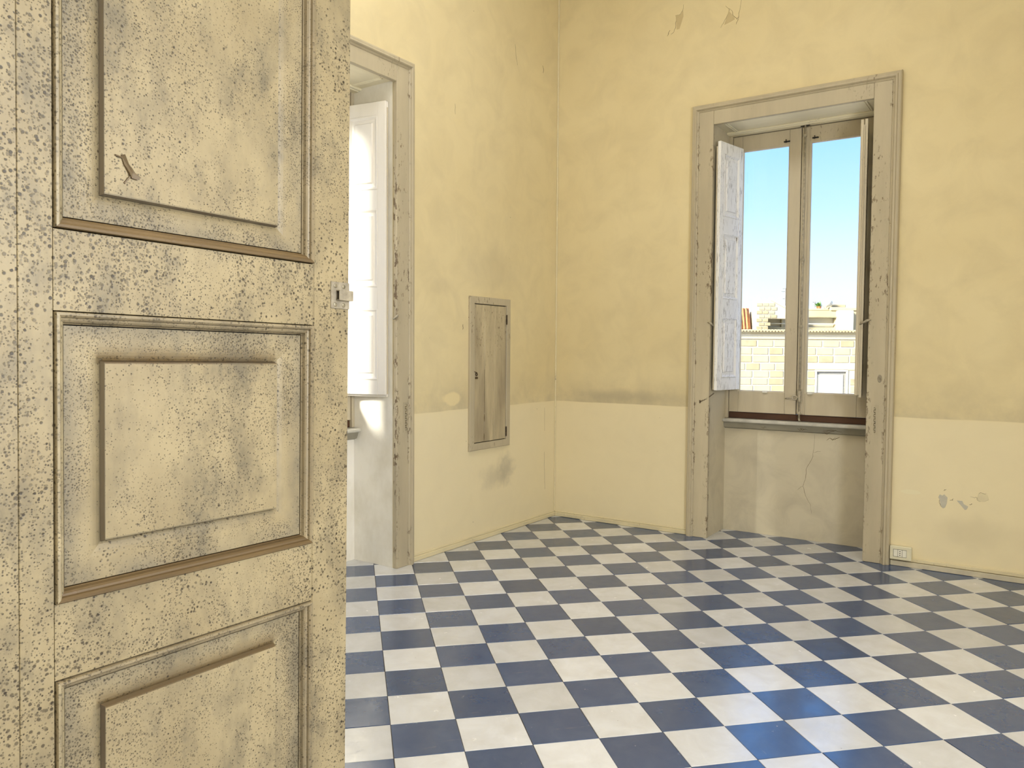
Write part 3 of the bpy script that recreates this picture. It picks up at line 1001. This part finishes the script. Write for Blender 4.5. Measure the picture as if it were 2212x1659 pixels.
# ------------------------------------------------------------------ peeled plaster, cracks
def patch(name, pts, plane, parent, mat, h=0.0012):
    """thin irregular flake: pts are (a,z) on plane ('back', y) or ('left', x)"""
    n = len(pts)
    ca, cz = sum(p[0] for p in pts) / n, sum(p[1] for p in pts) / n
    P = (lambda a, z, d: (a, plane[1] - d, z)) if plane[0] == 'back' else (lambda a, z, d: (plane[1] + d, a, z))
    vs = [P(a, z, 0.0) for a, z in pts] + [P(ca + (a - ca) * .93, cz + (z - cz) * .93, h) for a, z in pts] + [P(ca, cz, h * .8)]
    fs = []
    for i in range(n):
        j = (i + 1) % n
        fs += [(i, j, n + j, n + i), (n + i, n + j, 2 * n)]
    return MB().add(vs, fs).build(name, mat, parent)


def crack(pts, plane, parent, wd=0.0016, mat=None, name='crack'):
    P = (lambda a, z, d: (a, plane[1] - d, z)) if plane[0] == 'back' else (lambda a, z, d: (plane[1] + d, a, z))
    fine = []
    rr = random.Random(len(pts) * 7 + int(pts[0][0] * 1000))
    for (a, z), (c, d) in zip(pts[:-1], pts[1:]):
        for t in (0, .33, .66):
            fine.append((a + (c - a) * t + rr.uniform(-.002, .002), z + (d - z) * t + rr.uniform(-.002, .002)))
    fine.append(pts[-1])
    vs, fs = [], []
    n = len(fine)
    for i, (a, z) in enumerate(fine):
        k = min(max(i, 1), n - 2)
        dx, dz = fine[k + 1][0] - fine[k - 1][0], fine[k + 1][1] - fine[k - 1][1]
        L = math.hypot(dx, dz) or 1
        nx, nz = -dz / L, dx / L
        q = wd * (0.3 + 0.7 * math.sin(math.pi * (i + .6) / (n + .2))) * rr.uniform(.7, 1.2) / 2
        vs += [P(a + nx * q, z + nz * q, 0.0), P(a, z, 0.0007), P(a - nx * q, z - nz * q, 0.0)]
    for i in range(n - 1):
        fs += [(3 * i, 3 * i + 1, 3 * i + 4, 3 * i + 3), (3 * i + 1, 3 * i + 2, 3 * i + 5, 3 * i + 4)]
    return MB().add(vs, fs).build(name, mat or M_CRACK, parent)


BK, LF, NI = ('back', 0.0), ('left', 0.0), ('back', 0.29)
patch('peeled_patch', [(2.347, .393), (2.352, .405), (2.365, .400), (2.372, .408), (2.388, .392), (2.386, .362), (2.378, .338), (2.366, .334), (2.356, .352), (2.353, .375)], BK, wall_back, M_PEEL)
patch('peeled_patch', [(2.430, .382), (2.455, .382), (2.462, .366), (2.482, .356), (2.476, .340), (2.468, .336), (2.450, .358)], BK, wall_back, M_PEEL)
patch('peeled_patch', [(2.525, .425), (2.545, .430), (2.565, .424), (2.572, .400), (2.555, .390), (2.532, .388), (2.520, .404)], BK, wall_back, M_BASE)
crack([(2.525, .428), (2.535, .432), (2.55, .428), (2.562, .430)], BK, wall_back, .0018)
crack([(2.345, .392), (2.352, .378), (2.352, .362), (2.358, .345), (2.372, .332)], BK, wall_back, .0018)
crack([(2.400, .380), (2.412, .380), (2.414, .390)], BK, wall_back, .0026)
crack([(2.488, .366), (2.500, .371)], BK, wall_back, .003)
crack([(2.490, .409), (2.508, .404), (2.518, .408), (2.525, .392), (2.535, .386)], BK, wall_back, .0015)
crack([(2.372, .424), (2.374, .432), (2.382, .433)], BK, wall_back, .0025)
# flaked plaster high on the back wall
patch('peeled_patch', [(.842, 3.215), (.875, 3.214), (.890, 3.235), (.893, 3.20), (.878, 3.155), (.868, 3.128), (.850, 3.128), (.846, 3.165)], BK, wall_back, M_PEELY, .001)
crack([(.842, 3.215), (.846, 3.185), (.840, 3.14), (.832, 3.118), (.812, 3.108)], BK, wall_back, .0025)
crack([(.842, 3.215), (.872, 3.215), (.890, 3.237), (.892, 3.27)], BK, wall_back, .0022)
crack([(.79, 3.10), (.798, 3.12), (.806, 3.135)], BK, wall_back, .004)
crack([(1.155, 3.20), (1.180, 3.175), (1.176, 3.155), (1.160, 3.125), (1.145, 3.100), (1.128, 3.078)], BK, wall_back, .0028)
crack([(1.180, 3.175), (1.196, 3.160), (1.206, 3.128), (1.228, 3.105), (1.236, 3.115), (1.238, 3.135), (1.250, 3.19), (1.252, 3.25)], BK, wall_back, .0026)
crack([(1.238, 3.115), (1.228, 3.09), (1.222, 3.075)], BK, wall_back, .003)
patch('peeled_patch', [(1.176, 3.165), (1.200, 3.135), (1.215, 3.108), (1.190, 3.098), (1.150, 3.088), (1.160, 3.120)], BK, wall_back, M_PEELY, .001)
crack([(1.555, 3.18), (1.562, 3.155), (1.577, 3.135)], BK, wall_back, .003)
# niche: long crack and flaking under the sill
crack([(1.6533, .6499), (1.652, .60), (1.6475, .5456), (1.6431, .5031), (1.625, .468), (1.6094, .4437), (1.6085, .40), (1.6004, .3579), (1.5929, .3288), (1.6077, .2736), (1.62, .245), (1.6359, .2201), (1.6452, .1646)], NI, wall_back, .0021)
crack([(1.6475, .535), (1.665, .545), (1.69, .548)], NI, wall_back, .0016)
crack([(1.5929, .3288), (1.575, .318), (1.56, .302)], NI, wall_back, .0016)
for (a, z) in ((1.742, .628), (1.765, .632)):
    rr = random.Random(int(a * 1000))
    crack([(a - .02, z + rr.uniform(-.01, .01)), (a, z + rr.uniform(-.01, .01)), (a + .012, z + rr.uniform(-.02, .02)), (a + .03, z + .01)], NI, wall_back, .0035)
b = MB()
AP = ('back', 0.2605)
for (a, z, l) in ((1.745, .676, .04), (1.76, .684, .05), (1.775, .672, .06), (1.73, .668, .03), (1.60, .680, .03), (1.585, .676, .025), (1.36, .676, .02)):
    rr = random.Random(int(a * 997))
    crack([(a - CX_B - l, z + rr.uniform(-.01, .01)), (a - CX_B - l * .4, z + rr.uniform(-.008, .008)), (a - CX_B, z + rr.uniform(-.012, .012)), (a - CX_B + l * .6, z + rr.uniform(-.006, .006))], AP, win1, .0024, name='flaked_plaster')
# left wall nicks
crack([(-1.040, 1.262), (-1.039, 1.277), (-1.0395, 1.292)], LF, wall_left, .006)
crack([(-.14, .76), (-.138, .68), (-.136, .60)], LF, wall_left, .0022)
crack([(-.139, .46), (-.134, .36), (-.131, .30), (-.125, .20)], LF, wall_left, .0024)
crack([(-.20, 3.02), (-.185, 3.0), (-.19, 2.97)], LF, wall_left, .005)
crack([(-.52, 3.05), (-.51, 2.98), (-.495, 2.93)], LF, wall_left, .0025)
crack([(-1.12, 2.53), (-1.118, 2.47)], LF, wall_left, .002)

# ------------------------------------------------------------------ open door leaf in the foreground
door = empty('door_1')
ca, sa = math.cos(TILT), math.sin(TILT)
pu = piv_u - HINGE_Y
door.location = (DX, piv_u - (pu * ca - piv_w * sa), piv_w - (pu * sa + piv_w * ca))
door.rotation_euler = (TILT, 0, 0)
tag(door, 'open cream panelled door leaf covered in dark mould specks', 'door', 'structure')
U0, U1 = 0.0, LU(-3.549)
DT = 0.042                            # leaf thickness
MB().box(-DT, 0, LU(-4.1335), SL, 0.012, LW, 0.0008).build('stile_board', M_DOOR, door)
MB().box(-DT, 0, U0, LU(-4.1340), 0.012, LW, 0.0008).build('stile_board', M_DOOR, door)
MB().box(-DT, 0, SR, U1, 0.012, LW, 0.003).build('stile', M_DOOR, door)
for z0, z1 in ((2.17, LW), (1.187, 1.297), (0.681, 0.786), (0.012, 0.165)):
    MB().box(-DT + .001, -0.0004, SL + .0006, SR - .0006, z0, z1, 0.0004).build('rail', M_DOOR, door)
dpl = lambda u, w, h: (h, u, w)
MPROF = [(.0016, -.02), (.0016, .0030), (.0025, .0055), (.006, .0058), (.0085, .0035), (.0095, -.001), (.0125, -.002), (.0150, -.0045), (.0165, -.0105), (.0178, -.0118), (.0178, -.02)]
for (z0, z1), (f0, f1) in zip(panels, fields):
    # panel ground: slopes down from the moulding to the step around the raised field
    b = MB()
    i0, i1, j0, j1 = SL + .019, SR - .019, z0 + .019, z1 - .019
    ou = [(i0 + .0004, j0 + .0004), (i1 - .0004, j0 + .0004), (i1 - .0004, j1 - .0004), (i0 + .0004, j1 - .0004)]
    rings = [(-.0125, ou)]
    for e, d in ((.022, -.0127), (.015, -.0132), (.010, -.0141), (.006, -.0156), (.0025, -.0178)):
        rings.append((d, [(FL - e, f0 - e), (FR + e, f0 - e), (FR + e, f1 + e), (FL - e, f1 + e)]))
    st_ = rings[-1][1]
    fi_ = [(FL, f0), (FR, f0), (FR, f1), (FL, f1)]
    vs = [(d, u, w) for d, rg in rings for u, w in rg]
    fs = []
    for r_ in range(len(rings) - 1):
        for k in range(4):
            q = (k + 1) % 4
            fs.append((r_ * 4 + k, r_ * 4 + q, r_ * 4 + 4 + q, r_ * 4 + 4 + k))
    vs += [(-.024, u, w) for u, w in ou]
    n0 = len(vs) - 4
    for k in range(4):
        q = (k + 1) % 4
        fs.append((k, q, n0 + q, n0 + k))
    fs.append((n0, n0 + 1, n0 + 2, n0 + 3))
    b.add(vs, fs)
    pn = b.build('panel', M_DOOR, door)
    # raised field: dusty top shoulder, shade painted on left and bottom shoulders
    b = MB()
    b.add([(-.0085, u, w) for u, w in fi_], [(0, 1, 2, 3)], 0)
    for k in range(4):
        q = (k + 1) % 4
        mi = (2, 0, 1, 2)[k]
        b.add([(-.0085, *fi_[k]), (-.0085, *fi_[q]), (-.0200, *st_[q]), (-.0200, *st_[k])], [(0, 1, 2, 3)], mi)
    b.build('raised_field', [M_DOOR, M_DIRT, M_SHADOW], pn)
    for sd in ('left', 'right', 'top', 'bottom'):
        b = MB()
        frame_piece(b, sd, SL, SR, z0, z1, MPROF, dpl)
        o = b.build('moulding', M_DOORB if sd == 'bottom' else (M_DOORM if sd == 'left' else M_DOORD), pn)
        if sd == 'bottom':
            tag(o, 'moulding worn to brown wood')
MB().box(-DT + .002, -.0245, SL, SR, 0.15, 2.2).build('back_board', M_GAP, door)
# closing strip along the far edge, broken off below
MB().box(-DT + .004, -.012, U1 - .001, U1 + .009, 0.795, LW, 0.002).build('closing_strip', M_DOOR, door)
rr = random.Random(3)
b = MB()
zs = [0.02 + k * (0.765 / 22) for k in range(23)]
rings = []
for k, z in enumerate(zs):
    e = 0.0035 + rr.uniform(-.002, .002) - (0.003 if k > 20 else 0)
    rings.append([(-DT + .006, U1 - .001, z), (-.012, U1 - .001, z), (-.014, U1 + e, z), (-DT + .008, U1 + e, z)])
b.strip(rings)
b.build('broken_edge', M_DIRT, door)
# rim latch keeper: plate with four screws and a hollow bent strap
kp = empty('latch_keeper')
kp.parent = door
ku0, ku1, kz0, kz1 = LU(-3.597), LU(-3.551), 1.2205, 1.2705
bpy.data.objects.remove(kp)
kp = MB().box(0.0, .0022, ku0, ku1, kz0, kz1, .0006).build('latch_keeper', M_IRON, door)
for uu in (ku0 + .010, ku0 + .031):
    for zz in (kz0 + .007, kz1 - .008):
        b = MB()
        b.tube([(.0018, uu, zz), (.0032, uu, zz), (.0040, uu, zz)], [.0042, .0040, .0022], 10)
        b.box(.0038, .0043, uu - .0035, uu + .0035, zz - .0005, zz + .0005)
        b.build('screw', M_STEEL, kp)
b = MB()
z0, z1 = kz0 + .0155, kz1 - .0155
x1 = .0115
outer = [(.002, z0), (x1, z0), (x1, z1), (.002, z1)]
inner = [(.002, z0 + .0018), (x1 - .0018, z0 + .0018), (x1 - .0018, z1 - .0018), (.002, z1 - .0018)]
ua, ub = ku0 + .012, ku1 + .001
vs = [(x, u, z) for u in (ua, ub) for x, z in outer + inner]
fs = []
for k in range(3):
    fs += [(k, k + 1, 8 + k + 1, 8 + k), (4 + k, 4 + k + 1, 12 + k + 1, 12 + k)]
    fs += [(k, k + 1, 4 + k + 1, 4 + k), (8 + k, 8 + k + 1, 12 + k + 1, 12 + k)]
fs += [(0, 4, 12, 8), (3, 7, 15, 11)]
b.add(vs, fs)
b.build('strap', M_IRON, kp)
MB().box(.0022, x1 - .004, ua + .004, ub - .003, z0 + .002, z1 - .002).build('strap_hollow', M_GAP, kp)
# torn scrap of paper tape stuck on the upper panel field
def scrap(parent):
    b = MB()
    base = [(-3.992, 1.417), (-3.988, 1.418), (-3.984, 1.408), (-3.977, 1.400), (-3.972, 1.395), (-3.963, 1.389), (-3.969, 1.385), (-3.977, 1.386), (-3.981, 1.393), (-3.988, 1.404)]
    pts = [(-.0072 + .004 * abs(math.sin(k * 1.7)), LU(y), z) for k, (y, z) in enumerate(base)]
    c = (-.005, LU(-3.976), 1.393)
    vs = pts + [c] + [(-.0087, p[1], p[2]) for p in pts]
    n = len(pts)
    fs = []
    for k in range(n):
        q = (k + 1) % n
        fs += [(k, q, n), (k, q, n + 1 + q, n + 1 + k)]
    b.add(vs, fs)
    b.tube([(-.007, LU(-3.979), 1.388), (-.0075, LU(-3.987), 1.377)], .0015, 5)
    b.tube([(-.007, LU(-4.001), 1.415), (-.0065, LU(-3.990), 1.413)], .0012, 5)
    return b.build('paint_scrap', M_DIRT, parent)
scrap(door)
# hinges
for zc in (0.3, 1.1, 2.0):
    MB().tube([(-.004, U0 - .004, zc - .05), (-.004, U0 - .004, zc + .05)], .006, 8).build('hinge', M_IRON, door)

# ------------------------------------------------------------------ street: ground, stone house, roofs
K = 26.0 / 1681.7
FH = Vector((-0.5630, 0.8264, 0)).normalized()
RH = Vector((FH.y, -FH.x, 0))
BASE = Vector((CAMP.x, CAMP.y, 0)) + FH * 26.0 + RH * (619 * K)
GZ = -4.0
ROT = math.atan2(RH.y, RH.x)
XP = lambda px: (px - 1725) * K
ZP = lambda py: 1.139 - (py - 762.4) * K - GZ

b = MB()
b.box(-80, 80, 1.0, 120, -0.4, 0)
g = b.build('ground', M_GROUND, None, (0, 0, GZ))
tag(g, 'pale street paving far below the windows', 'ground', 'structure')
b = MB()
b.box(-80, -2.0, -60, 1.0, -0.4, 0)
g = b.build('ground', M_GROUND, None, (0, 0, GZ))
tag(g, 'pale street paving below the left window', 'ground', 'structure')

house = empty('stone_house', (BASE.x, BASE.y, GZ), ROT)
tag(house, 'sunlit yellow ashlar stone house across the street with shuttered window', 'building')
XL, XR = -9.0, 9.0
wx0, wx1, wz0, wz1 = XP(1764.5), XP(1828), ZP(880), ZP(802)
b = MB()
ztop = ZP(721)
b.box(XL, wx0, 0.02, 6, 0, ztop)
b.box(wx1, XR, 0.02, 6, 0, ztop)
b.box(wx0, wx1, 0.02, 6, wz1, ztop)
b.box(wx0, wx1, 0.02, 6, 0, wz0)
b.box(wx0, wx1, 0.7, 6, wz0, wz1)
b.build('masonry_wall', M_FMORT, house)
rows = [(733, 727), (748.6, 735.8), (765.6, 751.2), (782.6, 768.2), (799.3, 785), (815.2, 801.4), (831, 817.5), (847, 833), (863.5, 849.5), (880, 866)]
rr = random.Random(21)
for r_, (yb, yt) in enumerate(rows):
    x = XP(1560) - (r_ % 2) * 0.25 - rr.uniform(0, .1)
    while x < XP(1900):
        ln = rr.uniform(.44, .54)
        if rr.random() < .12:
            ln = rr.uniform(.2, .3)
        x0, x1 = x, x + ln
        x = x1 + 0.045
        z0, z1 = ZP(yb), ZP(yt)
        if z0 < wz1 + .16 and x1 > wx0 - .06 and x0 < wx1 + .06:
            if x0 < wx0 - .25:
                x1 = wx0 - .07
            elif x1 > wx1 + .25:
                x0 = wx1 + .07
            else:
                continue
        MB().box(x0, x1, 0, .05, z0, z1, .008).build('stone', M_FSTONE if rr.random() < .6 else M_FSTONE2, house)
# window surround and closed roller blind
b = MB()
b.box(wx0 - .06, wx0, -.01, .2, wz0, wz1 + .06)
b.box(wx1, wx1 + .06, -.01, .2, wz0, wz1 + .06)
b.box(wx0, wx1, -.01, .2, wz1, wz1 + .06)
b.build('window_surround', M_FMORT, house)
MB().box(wx0 - .3, wx1 + .35, -.005, .05, wz1 + .07, wz1 + .26, .01).build('lintel', M_FMORT, house)
b = MB()
b.box(wx0, wx1, .05, .45, wz1 - .10, wz1)
b.box(wx1 - .09, wx1, .05, .45, wz0, wz1 - .10)
b.build('window_frame', M_FGREY, house)
MB().box(wx0, wx1 - .09, .03, .42, wz0, wz1 - .10).build('blind', M_FMORT, house)
# cornice with a row of roof tile ends
MB().box(XL, XR, -.14, .3, ZP(721), ZP(716.5), .01).build('cornice', M_FSTONE, house)
MB().box(XL, XR, -.03, .3, ZP(732.5), ZP(721.2), .01).build('frieze', M_FMORT, house)
b = MB()
x = XP(1570)
while x < XP(1890):
    b.tube([(x, -.22, ZP(715)), (x, .8, ZP(713))], .045, 6)
    x += .105
o = b.build('eaves_tile', M_FSTONE2, house)
tag(o, kind='stuff')
MB().box(XL, XR, .0, 6, ZP(716.4), ZP(714.0)).build('roof_slab', M_FSTONE, house)

# attic storey set back behind the cornice
att = empty('attic_storey', (BASE.x + FH.x * 1.6, BASE.y + FH.y * 1.6, GZ), ROT)
tag(att, 'low attic storey with open loggia set back on the stone house roof', 'building')
s16 = 27.6 / 26.0
XQ = lambda px: (XP(px) + 619 * K) * s16 - 619 * K
ZQ = lambda py: (ZP(py) - (1.139 - GZ)) * s16 + (1.139 - GZ)
b = MB()
zt, zb = ZQ(671), ZP(713.0)
lo0, lo1 = ZQ(707), ZQ(686)
cuts = [(XQ(1648), XQ(1686)), (XQ(1688), XQ(1741)), (XQ(1743), XQ(1801))]
b.box(XQ(1640), XQ(1900), 0, 2.5, lo1, zt)
b.box(XQ(1640), XQ(1900), 0, 2.5, zb, lo0)
xs = [XQ(1640)] + [v for c in cuts for v in c] + [XQ(1900)]
for k in range(0, len(xs), 2):
    b.box(xs[k], xs[k + 1], 0, 2.5, lo0, lo1)
b.build('loggia_wall', M_FSTONE, att)
MB().box(XQ(1645), XQ(1805), 0.16, 2.4, lo0, lo1).build('loggia_back', M_FMORT, att)
MB().box(XQ(1645), XQ(1805), -.02, .06, ZQ(700.5), ZQ(698.5)).build('hand_rail', M_FWHITE, att)
MB().box(XQ(1645), XQ(1805), -.08, .2, lo1, lo1 + .05).build('loggia_lintel', M_FSTONE2, att)
MB().box(XQ(1802.5), XQ(1835), -.25, .0, zb, ZQ(671), .02).build('whitewashed_block', M_FWHITE, att)
MB().box(XQ(1790), XQ(1900), -.05, 2.5, zt, ZQ(663.5), .02).build('parapet', M_FSTONE, att)
MB().box(XQ(1797), XQ(1829), .2, 1.0, ZQ(663.5), ZQ(656.5), .02).build('chimney_block', M_FSTONE2, att)
MB().box(XQ(1744), XQ(1790), .1, 2.5, zt, ZQ(666), .02).build('parapet', M_FSTONE, att)

tow = empty('stone_gable', (BASE.x + FH.x * 1.1, BASE.y + FH.y * 1.1, GZ), ROT)
tag(tow, 'stepped stone gable with a sloping coping on the left of the roof', 'building')
b = MB()
pf = [(XQ(1621), zb + .03), (XQ(1621), ZQ(646)), (XQ(1629), ZQ(646)), (XQ(1630), ZQ(651.5)), (XQ(1653), ZQ(651)), (XQ(1694), ZQ(673)), (XQ(1694), ZQ(690)), (XQ(1646), ZQ(690)), (XQ(1646), zb + .03)]
n = len(pf)
b.add([(x, 0.0, z) for x, z in pf] + [(x, .38, z) for x, z in pf],
      [tuple(range(n)), tuple(range(n, 2 * n))[::-1]] + [(k, (k + 1) % n, n + (k + 1) % n, n + k) for k in range(n)])
b.build('gable_wall', M_FMORT, tow)
rr = random.Random(5)
for r_ in range(8):
    zc = zb + .04 + r_ * .135
    x = XQ(1622) + (r_ % 2) * .08
    while x < XQ(1645 if r_ < 3 else 1658):
        if zc + .11 < ZQ(654):
            MB().box(x, x + .19, -.02, .03, zc, zc + .11, .005).build('stone', M_FSTONE if rr.random() < .6 else M_FSTONE2, tow)
        x += .215
b = MB()
b.strip([[(XQ(1651), -.06, ZQ(651.5)), (XQ(1651), .42, ZQ(651.5)), (XQ(1653), .42, ZQ(648.5)), (XQ(1653), -.06, ZQ(648.5))],
         [(XQ(1696), -.06, ZQ(675)), (XQ(1696), .42, ZQ(675)), (XQ(1698), .42, ZQ(671.5)), (XQ(1698), -.06, ZQ(671.5))]])
b.build('coping', M_FWHITE, tow)

rf = empty('tiled_roof', (BASE.x + FH.x * 2.4, BASE.y + FH.y * 2.4, GZ), ROT)
tag(rf, 'orange clay tile roof slope left of the stone gable', 'roof')
s24 = 28.4 / 26.0
XS = lambda px: (XP(px) + 619 * K) * s24 - 619 * K
ZS = lambda py: (ZP(py) - (1.139 - GZ)) * s24 + (1.139 - GZ)
b = MB()
b.add([(XS(1575), 0, ZS(712)), (XS(1619.5), 0, ZS(712)), (XS(1619.5), .25, ZS(666)), (XS(1575), .25, ZS(666)),
       (XS(1575), 1.1, ZS(712)), (XS(1619.5), 1.1, ZS(712))],
      [(0, 1, 2, 3), (3, 2, 5, 4), (4, 5, 1, 0), (0, 3, 4), (1, 5, 2)])
b.build('roof_slope', M_ROOF, rf)
b = MB()
x = XS(1577)
while x < XS(1619):
    b.tube([(x, -.03, ZS(712)), (x, .22, ZS(666.5))], .045, 6)
    x += .12
tag(b.build('roof_tile', M_ROOF, rf), kind='stuff')

dish = MB()
zc, xc = ZQ(666) + .075, XQ(1784)
rings = []
for k in range(5):
    t = k / 4
    rings.append([(xc + .19 * t * math.cos(a), .12 - .1 * (1 - t * t), zc + .12 + .15 * t * math.sin(a)) for a in [2 * math.pi * q / 14 for q in range(14)]])
dish.strip(rings[1:], caps=True)
dish.tube([(xc, .1, zc + .05), (xc, .25, zc - .05)], .02, 6)
o = dish.build('satellite_dish', M_FWHITE, None, (BASE.x + FH.x * 1.5, BASE.y + FH.y * 1.5, GZ), ROT)
tag(o, 'small white round dish on the roof parapet beside the green plant', 'dish')

pot = empty('roof_plant', (BASE.x + FH.x * 2.0 + RH.x * XQ(1775), BASE.y + FH.y * 2.0 + RH.y * XQ(1775), GZ + ZQ(666)), ROT)
tag(pot, 'small green plant growing on the roof opposite', 'plant')
b = MB()
b.tube([(0, 0, 0), (0, 0, .09)], [.07, .09], 10)
b.build('pot', M_ROOF, pot)
b = MB()
rr = random.Random(9)
for k in range(46):
    a, e = rr.uniform(0, 6.28), rr.uniform(.2, 1.4)
    L = rr.uniform(.10, .23)
    d = Vector((math.cos(a) * math.cos(e), math.sin(a) * math.cos(e), math.sin(e)))
    s = d.cross(Vector((0, 0, 1))).normalized() * .022
    p = Vector((rr.uniform(-.06, .06), rr.uniform(-.05, .05), .08))
    q = p + d * L * .6
    t_ = p + d * L
    up = Vector((0, 0, .006))
    b.add([p, q + s, t_, q - s, q + up], [(0, 1, 4), (1, 2, 4), (2, 3, 4), (3, 0, 4)])
b.build('foliage', M_LEAF, pot)


def antenna(px, ytop, ybot, arms, label):
    b = MB()
    z0, z1 = ZQ(ybot), ZQ(ytop)
    b.tube([(0, 0, z0), (0, 0, z1)], .018, 6)
    for f, l in arms:
        z = z0 + (z1 - z0) * f
        b.tube([(-l, 0, z), (l, 0, z)], .014, 6)
    o = b.build('roof_antenna', M_FGREY, None, (BASE.x + FH.x * 1.9 + RH.x * XQ(px), BASE.y + FH.y * 1.9 + RH.y * XQ(px), GZ), ROT)
    tag(o, label, 'antenna', group='antennas on the roof opposite')


antenna(1699, 622, 672, ((.98, .10), (.86, .14), (.55, .09)), 'taller thin roof antenna with cross bars behind the meeting stile')
antenna(1763, 651, 668, ((.95, .07),), 'short roof antenna just left of the green plant')
